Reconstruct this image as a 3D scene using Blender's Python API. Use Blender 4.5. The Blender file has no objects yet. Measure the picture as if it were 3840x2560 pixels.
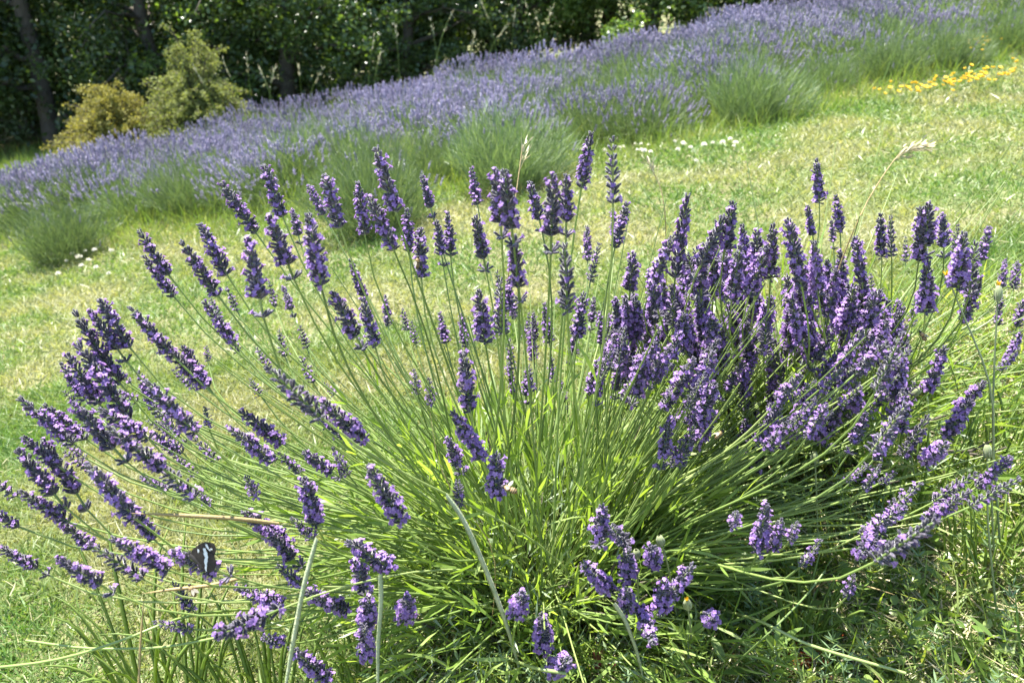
import bpy, math, random
import numpy as np
from mathutils import Vector, Quaternion, Matrix

R = math.radians
rng = np.random.default_rng(7)
random.seed(7)
scene = bpy.context.scene
col = scene.collection

# ------------------------------------------------------------------ camera
EYE = np.array([0.0, 0.0, 0.90]); PITCH = R(23.7); LENS = 28.0
cam_d = bpy.data.cameras.new('camera'); cam = bpy.data.objects.new('camera', cam_d); col.objects.link(cam)
cam.location = EYE; cam.rotation_euler = (R(90) - PITCH, 0, 0)
cam_d.lens = LENS; cam_d.sensor_width = 36; cam_d.clip_start = 0.02; cam_d.clip_end = 2000
cam_d.dof.use_dof = True; cam_d.dof.focus_distance = 1.08; cam_d.dof.aperture_fstop = 7.5
scene.camera = cam
# ------------------------------------------------------------------ sky, sun, exposure
SUN = Vector((-0.27, 0.27, 1.0)).normalized()
world = bpy.data.worlds.new('World'); scene.world = world; world.use_nodes = True
wn = world.node_tree
sky = wn.nodes.new('ShaderNodeTexSky'); sky.sky_type = 'NISHITA'; sky.sun_disc = False
sky.sun_elevation = math.asin(SUN.z); sky.sun_rotation = math.atan2(SUN.x, SUN.y)
sky.air_density = 1.0; sky.dust_density = 0.6; sky.ozone_density = 1.0
bg = wn.nodes['Background']; bg.inputs['Strength'].default_value = 0.10
wn.links.new(sky.outputs['Color'], bg.inputs['Color'])
sun_d = bpy.data.lights.new('sun', 'SUN'); sun_d.energy = 5.0; sun_d.angle = R(0.53); sun_d.color = (1.0, 0.955, 0.88)
sun = bpy.data.objects.new('sun', sun_d); col.objects.link(sun)
sun.rotation_euler = SUN.to_track_quat('Z', 'Y').to_euler(); sun.location = (-20, 16, 40)
scene.view_settings.view_transform = 'Standard'; scene.view_settings.look = 'None'
scene.view_settings.exposure = 2.3; scene.view_settings.gamma = 1.0
scene.view_settings.use_curve_mapping = False
scene.render.engine = 'CYCLES'
scene.cycles.max_bounces = 7; scene.cycles.diffuse_bounces = 3; scene.cycles.transmission_bounces = 5
scene.cycles.transparent_max_bounces = 6

# ------------------------------------------------------------------ helpers
W0, H0 = 3840.0, 2560.0
FPX = LENS / 36.0 * W0
CP, SP = math.cos(PITCH), math.sin(PITCH)
def ray(px, py):                       # direction with unit depth along the optical axis
    u = (px - W0 / 2) / FPX; v = -(py - H0 / 2) / FPX
    return np.array([u, CP + v * SP, -SP + v * CP])
def at(px, py, depth): return EYE + ray(px, py) * depth
def project(P):                        # (n,3) -> px, py, depth
    D = P - EYE
    dep = D[:, 1] * CP - D[:, 2] * SP
    up = D[:, 1] * SP + D[:, 2] * CP
    dd = np.where(dep > 0.01, dep, 0.01)
    return W0 / 2 + D[:, 0] / dd * FPX, H0 / 2 - up / dd * FPX, dep

def sstep(a, b, x):
    t = np.clip((x - a) / (b - a), 0, 1); return t * t * (3 - 2 * t)
def zg(x, y):
    x = np.asarray(x, float); y = np.asarray(y, float)
    z = 0.19 * 14 * np.tanh(x / 14)
    z = z - 0.6 * sstep(7.2, 11.0, y) * sstep(-4.5, -0.5, x) + 0.10 * np.clip(y - 22, 0, 160)
    z = z + 0.012 * np.sin(3.1 * x + 1.3) * np.sin(2.7 * y + .4) + 0.02 * np.sin(0.9 * x + 2.1 * y) * sstep(2, 4, y)
    return z
def ground_at(px, py, lift=0.0):
    d = ray(px, py); t = 1.0
    for _ in range(60):
        P = EYE + d * t
        g = P[2] - float(zg(P[0], P[1])) - lift
        t += g / (abs(d[2]) + 0.19 * abs(d[0]) + 0.05) * 0.6
    return EYE + d * t

def tag(o, label=None, cat=None, group=None, kind=None):
    if label: o['label'] = label
    if cat: o['category'] = cat
    if group: o['group'] = group
    if kind: o['kind'] = kind
    return o
def empty(name, loc, rz=0.0):
    o = bpy.data.objects.new(name, None); col.objects.link(o); o.empty_display_size = 0.05
    o.location = loc; o.rotation_euler = (0, 0, rz); return o
def link(name, me, parent=None):
    o = bpy.data.objects.new(name, me); col.objects.link(o)
    if parent is not None: o.parent = parent
    return o

class Mesh:
    """collects vertex / face blocks (quads as 4 columns, triangles as 3)"""
    def __init__(s): s.v = []; s.q = []; s.n = 0
    def add(s, V, F, mi=0):
        V = np.asarray(V, np.float32).reshape(-1, 3); F = np.asarray(F, np.int64)
        s.v.append(V); s.q.append((F + s.n, mi)); s.n += len(V)
    def build(s, name, mats, smooth=False):
        me = bpy.data.meshes.new(name)
        V = np.concatenate(s.v)
        loops = np.concatenate([f.ravel() for f, _ in s.q])
        tot = np.concatenate([np.full(len(f), f.shape[1]) for f, _ in s.q])
        mi = np.concatenate([np.full(len(f), m) for f, m in s.q])
        start = np.concatenate([[0], np.cumsum(tot)[:-1]])
        me.vertices.add(len(V)); me.vertices.foreach_set('co', V.ravel())
        me.loops.add(len(loops)); me.loops.foreach_set('vertex_index', loops.astype(np.int32))
        me.polygons.add(len(tot)); me.polygons.foreach_set('loop_start', start.astype(np.int32))
        me.polygons.foreach_set('material_index', mi.astype(np.int32))
        if smooth: me.polygons.foreach_set('use_smooth', np.ones(len(tot), bool))
        for m in (mats if isinstance(mats, (list, tuple)) else [mats]): me.materials.append(m)
        me.update(calc_edges=True); return me

def unit(v):
    v = np.asarray(v, float); return v / np.maximum(np.linalg.norm(v, axis=-1, keepdims=True), 1e-9)
def rand_dirs(n): return unit(rng.normal(size=(n, 3)))

def blades(M, P, D, L, Wd, bend, seg=3, mi=0, shape='grass', side=None, fold=0.0):
    """n flat tapering leaves: base P, direction D, length L, width Wd, bend vector"""
    n = len(P); P = np.asarray(P, float); D = unit(D); L = np.broadcast_to(L, n); Wd = np.broadcast_to(Wd, n)
    if side is None: side = unit(np.cross(D, rand_dirs(n)))
    t = np.linspace(0, 1, seg + 1)
    if shape == 'grass': w = np.array([0.75, 1.0, 0.85, 0.55, 0.3, 0.2])[:seg] if seg <= 5 else 1 - t[:-1] * .8
    else: w = np.sin(np.pi * np.clip(t[:-1] * 0.86 + 0.10, 0, 1))
    if shape == 'grass': w = np.interp(t[:-1], [0, .3, .6, .85, 1], [.7, 1, .8, .4, 0])
    nv = 2 * seg + 1
    V = np.zeros((n, nv, 3))
    for i in range(seg):
        c = P + D * (L * t[i])[:, None] + bend * (L * t[i] ** 2)[:, None]
        o = side * (Wd * 0.5 * w[i])[:, None]
        V[:, 2 * i] = c - o; V[:, 2 * i + 1] = c + o
    V[:, 2 * seg] = P + D * L[:, None] + bend * L[:, None]
    base = (np.arange(n) * nv)[:, None]
    if seg > 1:
        Q = np.concatenate([base + np.array([2 * i, 2 * i + 1, 2 * i + 3, 2 * i + 2]) for i in range(seg - 1)], 1).reshape(-1, 4)
    T = base + np.array([2 * seg - 2, 2 * seg - 1, 2 * seg])
    n0 = M.n
    M.v.append(V.reshape(-1, 3).astype(np.float32)); M.n += n * nv
    if seg > 1: M.q.append((Q + n0, mi))
    M.q.append((T + n0, mi))

def tube(M, pts, rad, sides=6, mi=0, cap=True):
    pts = np.asarray(pts, float); k = len(pts); rad = np.broadcast_to(rad, k)
    T = unit(np.gradient(pts, axis=0))
    ref = np.array([0.31, 0.17, 0.93]); a = unit(np.cross(T, ref)); b = np.cross(T, a)
    th = np.arange(sides) * 2 * math.pi / sides
    V = pts[:, None] + rad[:, None, None] * (np.cos(th)[None, :, None] * a[:, None] + np.sin(th)[None, :, None] * b[:, None])
    F = []
    for i in range(k - 1):
        for j in range(sides):
            F.append((i * sides + j, i * sides + (j + 1) % sides, (i + 1) * sides + (j + 1) % sides, (i + 1) * sides + j))
    M.add(V.reshape(-1, 3), F, mi)
    if cap: M.add(np.vstack([V[-1], pts[-1] + T[-1] * rad[-1]]), [(j, (j + 1) % sides, sides) for j in range(sides)], mi)

def lathe(M, prof, A, B, sides=8, mi=0):
    """profile of (t, radius) along the segment A->B"""
    A = np.asarray(A, float); B = np.asarray(B, float); ax = B - A; T = unit(ax)
    a = unit(np.cross(T, [0.3, 0.2, 0.93])); b = np.cross(T, a)
    th = np.arange(sides) * 2 * math.pi / sides
    ring = np.cos(th)[:, None] * a + np.sin(th)[:, None] * b
    V = np.concatenate([A + ax * t + ring * max(r, 1e-5) for t, r in prof])
    F = [(i * sides + j, i * sides + (j + 1) % sides, (i + 1) * sides + (j + 1) % sides, (i + 1) * sides + j)
         for i in range(len(prof) - 1) for j in range(sides)]
    M.add(V, F, mi)

def bez(p0, p1, p2, p3, k=10):
    t = np.linspace(0, 1, k)[:, None]
    return (1 - t) ** 3 * p0 + 3 * (1 - t) ** 2 * t * p1 + 3 * (1 - t) * t ** 2 * p2 + t ** 3 * p3

# ------------------------------------------------------------------ materials
def mat(name, cols, rough=0.55, trans=0.0, spec=0.4, per='island', noise=None, tint=None, bump=0.0, bscale=200.0, sheen=0.0, objvar=0.0):
    """cols: ramp over a random value per piece; noise=(scale, colours) adds a patchy second ramp by place"""
    m = bpy.data.materials.new(name); m.use_nodes = True; nt = m.node_tree; N = nt.nodes; K = nt.links
    p = N['Principled BSDF']; out = N['Material Output']
    def ramp(cs):
        r = N.new('ShaderNodeValToRGB'); e = r.color_ramp.elements
        while len(e) < len(cs): e.new(0.5)
        for i, c in enumerate(cs):
            e[i].position = i / max(1, len(cs) - 1); e[i].color = (*c, 1)
        return r
    r = ramp(cols)
    if per == 'island':
        g = N.new('ShaderNodeNewGeometry'); K.new(g.outputs['Random Per Island'], r.inputs['Fac'])
    elif per == 'object':
        g = N.new('ShaderNodeObjectInfo'); K.new(g.outputs['Random'], r.inputs['Fac'])
    else:
        g = N.new('ShaderNodeTexCoord'); x = N.new('ShaderNodeTexNoise'); x.inputs['Scale'].default_value = per; x.inputs['Detail'].default_value = 6
        x.inputs['Roughness'].default_value = 0.65
        K.new(g.outputs['Object'], x.inputs['Vector'])
        mr = N.new('ShaderNodeMapRange'); mr.inputs[1].default_value = 0.3; mr.inputs[2].default_value = 0.7
        K.new(x.outputs['Fac'], mr.inputs[0]); K.new(mr.outputs[0], r.inputs['Fac'])
    c = r.outputs['Color']
    if noise:
        sc, cs, fac = noise
        g2 = N.new('ShaderNodeNewGeometry'); x2 = N.new('ShaderNodeTexNoise'); x2.inputs['Scale'].default_value = sc; x2.inputs['Detail'].default_value = 4
        K.new(g2.outputs['Position'], x2.inputs['Vector'])
        r2 = ramp(cs)
        mr2 = N.new('ShaderNodeMapRange'); mr2.inputs[1].default_value = 0.36; mr2.inputs[2].default_value = 0.64
        K.new(x2.outputs['Fac'], mr2.inputs[0]); K.new(mr2.outputs[0], r2.inputs['Fac'])
        mx = N.new('ShaderNodeMix'); mx.data_type = 'RGBA'; mx.inputs['Factor'].default_value = fac
        K.new(c, mx.inputs[6]); K.new(r2.outputs['Color'], mx.inputs[7]); c = mx.outputs[2]
    if objvar:
        oi = N.new('ShaderNodeObjectInfo'); hs = N.new('ShaderNodeHueSaturation')
        mr3 = N.new('ShaderNodeMapRange'); mr3.inputs[3].default_value = 1 - objvar; mr3.inputs[4].default_value = 1 + objvar
        K.new(oi.outputs['Random'], mr3.inputs[0]); K.new(mr3.outputs[0], hs.inputs['Value']); K.new(c, hs.inputs['Color']); c = hs.outputs['Color']
    K.new(c, p.inputs['Base Color'])
    p.inputs['Roughness'].default_value = rough; p.inputs['Specular IOR Level'].default_value = spec
    if sheen: p.inputs['Sheen Weight'].default_value = sheen; p.inputs['Sheen Roughness'].default_value = 0.4
    if bump:
        tc = N.new('ShaderNodeTexCoord'); bn = N.new('ShaderNodeTexNoise'); bn.inputs['Scale'].default_value = bscale; bn.inputs['Detail'].default_value = 5
        bp = N.new('ShaderNodeBump'); bp.inputs['Strength'].default_value = bump; bp.inputs['Distance'].default_value = 0.02
        K.new(tc.outputs['Object'], bn.inputs['Vector']); K.new(bn.outputs['Fac'], bp.inputs['Height']); K.new(bp.outputs['Normal'], p.inputs['Normal'])
    if trans:
        tr = N.new('ShaderNodeBsdfTranslucent'); mx = N.new('ShaderNodeMixShader'); mx.inputs[0].default_value = trans
        if tint:
            tm = N.new('ShaderNodeMix'); tm.data_type = 'RGBA'; tm.blend_type = 'MULTIPLY'; tm.inputs['Factor'].default_value = 1
            K.new(c, tm.inputs[6]); tm.inputs[7].default_value = (*tint, 1); K.new(tm.outputs[2], tr.inputs['Color'])
        else: K.new(c, tr.inputs['Color'])
        K.new(p.outputs[0], mx.inputs[1]); K.new(tr.outputs[0], mx.inputs[2]); K.new(mx.outputs[0], out.inputs['Surface'])
    return m

LEAFT = (2.3, 2.1, 0.75)
m_soil = mat('soil', [(0.06, 0.06, 0.03), (0.11, 0.105, 0.05), (0.15, 0.15, 0.07)], 0.95, spec=0.1, per=9.0, bump=0.6, bscale=60,
             noise=(1.1, [(0.06, 0.09, 0.025), (0.16, 0.15, 0.08), (0.07, 0.11, 0.03)], 0.6))
m_lawn = mat('lawn_blade', [(0.06, 0.12, 0.022), (0.11, 0.17, 0.045), (0.19, 0.22, 0.09), (0.31, 0.31, 0.18)], 0.42, 0.32, 0.4, tint=(1.8, 1.75, 0.85),
             noise=(2.0, [(0.06, 0.15, 0.02), (0.10, 0.18, 0.035), (0.17, 0.21, 0.07), (0.28, 0.27, 0.14), (0.31, 0.29, 0.17)], 0.55))
m_straw = mat('straw', [(0.30, 0.25, 0.13), (0.42, 0.37, 0.22), (0.50, 0.47, 0.32)], 0.6, 0.2, 0.35)
m_clip = mat('clippings', [(0.20, 0.19, 0.09), (0.28, 0.27, 0.14), (0.36, 0.34, 0.20)], 0.6, 0.2, 0.3)
m_meadow = mat('meadow_blade', [(0.08, 0.15, 0.025), (0.13, 0.20, 0.04), (0.20, 0.24, 0.07)], 0.55, 0.38, tint=(1.8, 1.7, 0.8))
m_weed = mat('weed_leaf', [(0.08, 0.14, 0.03), (0.13, 0.20, 0.045), (0.19, 0.25, 0.075)], 0.4, 0.36, tint=LEAFT)
m_weedgrey = mat('weed_grey_leaf', [(0.10, 0.16, 0.08), (0.16, 0.23, 0.11)], 0.5, 0.25, tint=(1.7, 1.8, .8))
m_red = mat('red_leaf', [(0.35, 0.05, 0.02), (0.42, 0.12, 0.03)], 0.5, 0.3)
m_grass = mat('tall_grass_blade', [(0.09, 0.16, 0.028), (0.14, 0.21, 0.045), (0.22, 0.27, 0.085)], 0.36, 0.38, tint=LEAFT, bump=0.1)
m_bluegrass = mat('pale_blade', [(0.20, 0.27, 0.14), (0.33, 0.38, 0.24), (0.42, 0.45, 0.33)], 0.45, 0.2, per=28.0, bump=0.3, bscale=260)
m_dryblade = mat('dry_blade', [(0.36, 0.27, 0.12), (0.45, 0.35, 0.17)], 0.5, 0.3, per='object', bump=0.15)
m_lleaf = mat('lavender_leaf', [(0.11, 0.175, 0.035), (0.16, 0.24, 0.055), (0.23, 0.30, 0.10)], 0.38, 0.42, tint=(1.9, 1.9, .6))
m_lgrey = mat('lavender_grey_leaf', [(0.14, 0.19, 0.10), (0.22, 0.28, 0.17)], 0.45, 0.25, tint=(1.5, 1.6, .9))
m_stem = mat('lavender_stem', [(0.13, 0.19, 0.06), (0.17, 0.24, 0.07), (0.22, 0.30, 0.085), (0.28, 0.34, 0.13)], 0.36, 0.25, 0.5, per='object', tint=(1.8, 1.8, .7))
m_stem2 = mat('crown_stem', [(0.14, 0.20, 0.06), (0.20, 0.27, 0.075), (0.28, 0.34, 0.12)], 0.36, 0.25, 0.5, tint=(1.8, 1.8, .7))
m_calyx = mat('calyx', [(0.03, 0.025, 0.042), (0.052, 0.043, 0.068), (0.10, 0.086, 0.118)], 0.5, 0.12, 0.35, sheen=0.5, objvar=0.25)
m_petal = mat('petal', [(0.19, 0.105, 0.31), (0.27, 0.165, 0.40), (0.38, 0.26, 0.50)], 0.5, 0.42, 0.2, tint=(1.35, 1.1, 1.25), objvar=0.15)
m_ffol = mat('field_foliage', [(0.055, 0.095, 0.042), (0.095, 0.14, 0.062), (0.16, 0.205, 0.10)], 0.5, 0.24, tint=(1.6, 1.7, .8), objvar=0.2)
m_fspike = mat('field_spike', [(0.17, 0.155, 0.225), (0.27, 0.245, 0.34), (0.39, 0.36, 0.47)], 0.6, 0.3, 0.2, tint=(1.2, 1.1, 1.2), objvar=0.2)
m_bark = mat('bark', [(0.05, 0.042, 0.032), (0.10, 0.085, 0.065)], 0.9, per=7.0, bump=0.8, bscale=25)
m_leafs = [mat('tree_leaf_%s' % n, c, 0.3, 0.34, 0.45, tint=(1.9, 2.0, .5), objvar=0.25) for n, c in
           (('a', [(0.03, 0.055, 0.016), (0.055, 0.09, 0.028), (0.10, 0.14, 0.05)]),
            ('b', [(0.035, 0.06, 0.026), (0.07, 0.105, 0.045), (0.13, 0.165, 0.09)]),
            ('c', [(0.06, 0.11, 0.022), (0.10, 0.16, 0.035), (0.15, 0.21, 0.055)]))]
m_olive = mat('olive_leaf', [(0.11, 0.135, 0.04), (0.165, 0.19, 0.06), (0.23, 0.25, 0.095)], 0.75, 0.3, 0.15, tint=(1.6, 1.6, .7))
m_ochre = mat('ochre_leaf', [(0.15, 0.14, 0.035), (0.20, 0.19, 0.05), (0.25, 0.25, 0.08)], 0.75, 0.3, 0.15, tint=(1.6, 1.5, .7))
m_yellow = mat('yellow_petal', [(0.75, 0.48, 0.02), (0.85, 0.60, 0.04)], 0.5, 0.3)
m_white = mat('white_petal', [(0.62, 0.58, 0.48), (0.75, 0.72, 0.62)], 0.6, 0.3)
m_bud = mat('bud_green', [(0.17, 0.21, 0.09), (0.25, 0.28, 0.14)], 0.6, 0.1, sheen=0.3)
m_hairstem = mat('weed_stem', [(0.17, 0.21, 0.10), (0.24, 0.28, 0.14)], 0.5, 0.15, per='object')
m_brome = mat('brome_awn', [(0.16, 0.035, 0.035), (0.26, 0.08, 0.06)], 0.5, 0.25)
m_wing = mat('wing_brown', [(0.022, 0.017, 0.013), (0.05, 0.04, 0.032)], 0.7, 0.05, 0.2, per=900.0)
m_wband = mat('wing_white', [(0.62, 0.62, 0.60), (0.75, 0.75, 0.72)], 0.6, 0.1, per=600.0)
m_ins = mat('insect_black', [(0.012, 0.010, 0.008), (0.03, 0.024, 0.018)], 0.5, per=500.0)
m_fur = mat('bee_fur', [(0.24, 0.15, 0.06), (0.36, 0.25, 0.12)], 0.8, 0.1, per='island')
m_beewing = mat('bee_wing', [(0.45, 0.42, 0.36), (0.5, 0.47, 0.4)], 0.25, 0.6, 0.5, per='object')
m_stone = mat('stone', [(0.40, 0.38, 0.34), (0.6, 0.58, 0.54)], 0.85, per=12.0, bump=0.5)

# ================================================================== GROUND
def graded(lo, hi, fine_lo, fine_hi, step, grow=1.22):
    a = list(np.arange(fine_lo, fine_hi + 1e-6, step)); s = step
    while a[-1] < hi: s *= grow; a.append(a[-1] + s)
    s = step; b = [a[0]]
    while b[-1] > lo: s *= grow; b.append(b[-1] - s)
    return np.array(b[:0:-1] + a)
gx = graded(-300, 300, -7, 7, 0.16); gy = graded(-120, 400, -0.5, 12, 0.16)
GX, GY = np.meshgrid(gx, gy); GZ = zg(GX, GY)
near = sstep(14, 6, np.hypot(GX, GY - 3)); GZ = GZ + near * rng.normal(size=GZ.shape) * 0.0015
nx, ny = len(gx), len(gy)
idx = np.arange(nx * ny).reshape(ny, nx)
M = Mesh(); M.add(np.stack([GX, GY, GZ], -1).reshape(-1, 3), np.stack([idx[:-1, :-1], idx[:-1, 1:], idx[1:, 1:], idx[1:, :-1]], -1).reshape(-1, 4))
o = link('ground', M.build('ground', m_soil, True)); tag(o, kind='structure')

# front edge of the lavender field (base line of the first clumps)
EX = [-9, -6, -3.5, -2.4, -1, 0, 1.3, 2.2, 3.1, 5, 8]; EY = [8.2, 6.6, 5.3, 4.6, 4.1, 4.15, 4.5, 4.9, 5.3, 6.3, 8]
def edge(x): return np.interp(x, EX, EY)

def scatter(n, x0, x1, y0, y1, margin=600, keep=None):
    x = rng.uniform(x0, x1, n); y = rng.uniform(y0, y1, n)
    P = np.stack([x, y, zg(x, y)], 1)
    px, py, d = project(P)
    k = (px > -margin) & (px < W0 + margin) & (py > -200) & (py < H0 + margin) & (d > 0.2)
    if keep is not None: k &= keep(x, y)
    return P[k], d[k]

# mown lawn: short blades, clippings lying on it
M = Mesh()
P, d = scatter(760000, -5.5, 5.8, 0.7, 7.5, keep=lambda x, y: (y < edge(x) + 0.5) & (rng.random(len(x)) < np.clip(2.6 / y, 0.25, 1)))
P2, d2 = scatter(170000, -2.0, 1.8, .7, 2.3); P = np.vstack([P, P2]); d = np.concatenate([d, d2])
n = len(P); k = np.clip(d / 2.2, 0.9, 2.2)
D = np.stack([rng.normal(0, .55, n), rng.normal(0, .55, n), rng.uniform(.35, 1.2, n)], 1)
blades(M, P, D, rng.uniform(.016, .046, n) * k ** .4, rng.uniform(.0022, .0046, n) * k, rng.normal(size=(n, 3)) * [.35, .35, .1] - [0, 0, .15], seg=2)
o = link('lawn_grass', M.build('lawn_grass', m_lawn)); tag(o, 'short mown pale green grass covering the slope', 'grass', kind='stuff')
n_lawn = n
M = Mesh()
P, d = scatter(60000, -5.5, 5.8, 0.9, 7.0, keep=lambda x, y: (y < edge(x) + 0.2) & (rng.random(len(x)) < np.clip(2.6 / y, 0.25, 1) * (0.35 + 0.65 * (np.sin(2.3 * x + 1.1 * y) * np.sin(3.1 * y - 1.3 * x) > -0.1))))
n = len(P); P[:, 2] += rng.uniform(.006, .03, n); k = np.clip(d / 2.2, 0.9, 2.0)
a = rng.uniform(0, 6.283, n); D = np.stack([np.cos(a), np.sin(a), rng.normal(0, .15, n)], 1)
blades(M, P, D, rng.uniform(.015, .042, n), rng.uniform(.0015, .003, n) * k ** .5, rng.normal(size=(n, 3)) * .15, seg=2)
o = link('dry_clippings', M.build('dry_clippings', m_clip)); tag(o, 'straw coloured grass clippings lying over the mown lawn', 'clippings', kind='stuff')
# rougher grass around the clumps and beyond the field
M = Mesh()
P, d = scatter(150000, -7, 7, 3.6, 9.5, keep=lambda x, y: (y > edge(x) - 0.35))
P2, d2 = scatter(30000, -14, 0, 7.0, 12.5, 900)
P3, d3 = scatter(60000, -10, -3.6, 2.8, 9.0, 2200, keep=lambda x, y: x < -4 - .0 * y)
P = np.vstack([P, P2, P3]); d = np.concatenate([d, d2, d3])
n = len(P)
D = np.stack([rng.normal(0, .35, n), rng.normal(0, .35, n), np.ones(n)], 1)
blades(M, P, D, rng.uniform(.06, .20, n) * np.where((P[:, 1] > edge(P[:, 0]) + .3) & (P[:, 1] < 7.5), 1.75, 1), rng.uniform(.0025, .005, n) * np.clip(d / 5, .8, 1.8), rng.normal(size=(n, 3)) * .25 - [0, 0, .1], seg=2)
o = link('meadow_grass', M.build('meadow_grass', m_meadow)); tag(o, 'loose taller grass among the field lavender and before the wood', 'grass', kind='stuff')

# ================================================================== TREES
def leaf_cards(M, P, size, mi=0):
    """folded leaf-shaped faces (two triangles pairs) at random angles"""
    n = len(P); a = rand_dirs(n); a[:, 2] *= .7; a = unit(a); b = unit(np.cross(a, rand_dirs(n))); c = np.cross(a, b)
    s = size[:, None]
    v0 = P - a * s * .5; v1 = P + b * s * .32 + c * s * .08; v2 = P + a * s * .5; v3 = P - b * s * .32 + c * s * .08
    V = np.stack([v0, v1, v2, v3], 1).reshape(-1, 3); base = (np.arange(n) * 4)[:, None]
    n0 = M.n; M.v.append(V.astype(np.float32)); M.n += 4 * n
    M.q.append((np.concatenate([base + [0, 1, 2], base + [0, 2, 3]], 0) + n0, mi))

def make_tree(seed, h, spread, nclump, per, leaf, low=0.05):
    r = np.random.default_rng(seed)
    Mt = Mesh(); ends = []
    lean = r.normal(size=2) * .05 * h
    tr = np.array([[0, 0, -.25], [lean[0] * .1, lean[1] * .1, h * .25], [lean[0] * .5, lean[1] * .5, h * .55], [lean[0], lean[1], h * .92]])
    kk = np.linspace(0, 1, 9); pts = np.stack([np.interp(kk, [0, .3, .62, 1], tr[:, i]) for i in range(3)], 1)
    pts[1:-1, :2] += r.normal(size=(7, 2)) * .03 * h / 5
    tube(Mt, pts, np.interp(kk, [0, .1, 1], [.035 * h, .022 * h, .006 * h]), 8)
    for i in range(22):
        f = r.uniform(.10, .95); p0 = np.array([np.interp(f, kk, pts[:, j]) for j in range(3)])
        az = i * 2.4 + r.normal() * .3; ln = spread * r.uniform(.6, 1.0) * math.sqrt(max(.12, 1 - (f - .3) ** 2 * 1.6))
        out = np.array([math.cos(az), math.sin(az), 0]); 
        p1 = p0 + out * ln * .5 + [0, 0, ln * .22]; p2 = p0 + out * ln + np.array([0, 0, ln * r.uniform(-.25, .35)])
        b = bez(p0, p0 * .6 + p1 * .4, p1, p2, 7) + r.normal(size=(7, 3)) * .02
        tube(Mt, b, np.linspace(.011 * h * (1.1 - f), .003, 7), 5); ends += [b[3], b[4], b[5], b[6]]
        for q in range(3):
            s = b[r.integers(2, 6)]; e = s + unit(out * .5 + r.normal(size=3) * .8) * ln * .38
            tube(Mt, np.stack([s, (s + e) / 2 + r.normal(size=3) * .03, e]), [.010, .007, .003], 4); ends += [e, (s + e) / 2]
    ends = np.array(ends); ends = ends[ends[:, 2] > low * h]
    Mc = Mesh()
    cc = ends[r.integers(0, len(ends), nclump)] + r.normal(size=(nclump, 3)) * .18 * spread / 2
    rad = r.uniform(.10, .30, nclump) * spread / 2
    P = np.repeat(cc, per, 0) + r.normal(size=(nclump * per, 3)) * np.repeat(rad, per)[:, None] * [.75, .75, .5]
    P = P[P[:, 2] > .02]
    leaf_cards(Mc, P, r.uniform(.7, 1.25, len(P)) * leaf)
    return Mt, Mc

protos = []
for s, (h, sp, nc, per, lf, mi) in enumerate([(5.2, 1.9, 330, 84, .064, 0), (5.8, 2.2, 360, 84, .07, 1), (4.6, 1.8, 300, 80, .062, 0), (5.0, 1.7, 230, 76, .06, 2)]):
    a, b = make_tree(40 + s, h, sp, nc, per, lf)
    protos.append((a.build('trunk', m_bark, True), b.build('crown', m_leafs[mi])))
tree_i = 0
def tree(x, y, kind, rz, sc, label, group):
    o = empty('tree', (x, y, float(zg(x, y)) - .03), rz); o.scale = (sc, sc, sc)
    link('trunk', protos[kind][0], o); link('crown', protos[kind][1], o)
    tag(o, label, 'tree', group); return o
tr = random.Random(3); cnt = {}; NTH = ['', 'outermost', 'second from the end', 'third from the end', 'fourth from the end', 'fifth from the end', 'sixth from the end', 'seventh from the end', 'eighth from the end', 'ninth from the end', 'tenth from the end']
for row, (y, step, off) in enumerate(((11.6, 1.75, 0), (13.9, 1.9, .9), (16.6, 2.2, .3))):
    x = -13.5 + off - row * 1.5
    while x < 9.5 + row * 2:
        yy = y + tr.uniform(-.6, .6) + (0.9 if -1.0 < x < 3.2 and row == 0 else 0)
        kind = tr.choice([0, 1, 2, 0, 1]); 
        if x > -0.9 and tr.random() < (.85 if row == 0 else .5): kind = 3  # backlight on this side is put into the colour: lighter leaf kind
        if not (row == 0 and 0.5 < x < 1.6):
            if row == 0:
                side = 'before' if x < 1 else 'after'; cnt[side] = cnt.get(side, 0) + 1
                lab = 'front tree of the wood standing close by the olive shrub' if abs(x + 3.6) < .9 else ('lighter yellow green tree with open crown by the gap in the wood' if kind == 3 else 'dark front tree of the wood, %s on the %s side' % (NTH[cnt[side]], 'olive shrub' if side == 'before' else 'field crest'))
                grp = 'light trees by the gap' if kind == 3 else None
            else: lab = ('light green' if kind == 3 else 'dark') + ' tree in the %s row of the wood, behind its front trees' % ('second' if row == 1 else 'third'); grp = ('light ' if kind == 3 else 'dark ') + 'trees of the %s row of the wood' % ('second' if row == 1 else 'third')
            tree(x, yy, kind, tr.uniform(0, 6.28), tr.uniform(.9, 1.12) * (1 + .12 * row), lab, grp)
        x += step * tr.uniform(.85, 1.15)

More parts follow.
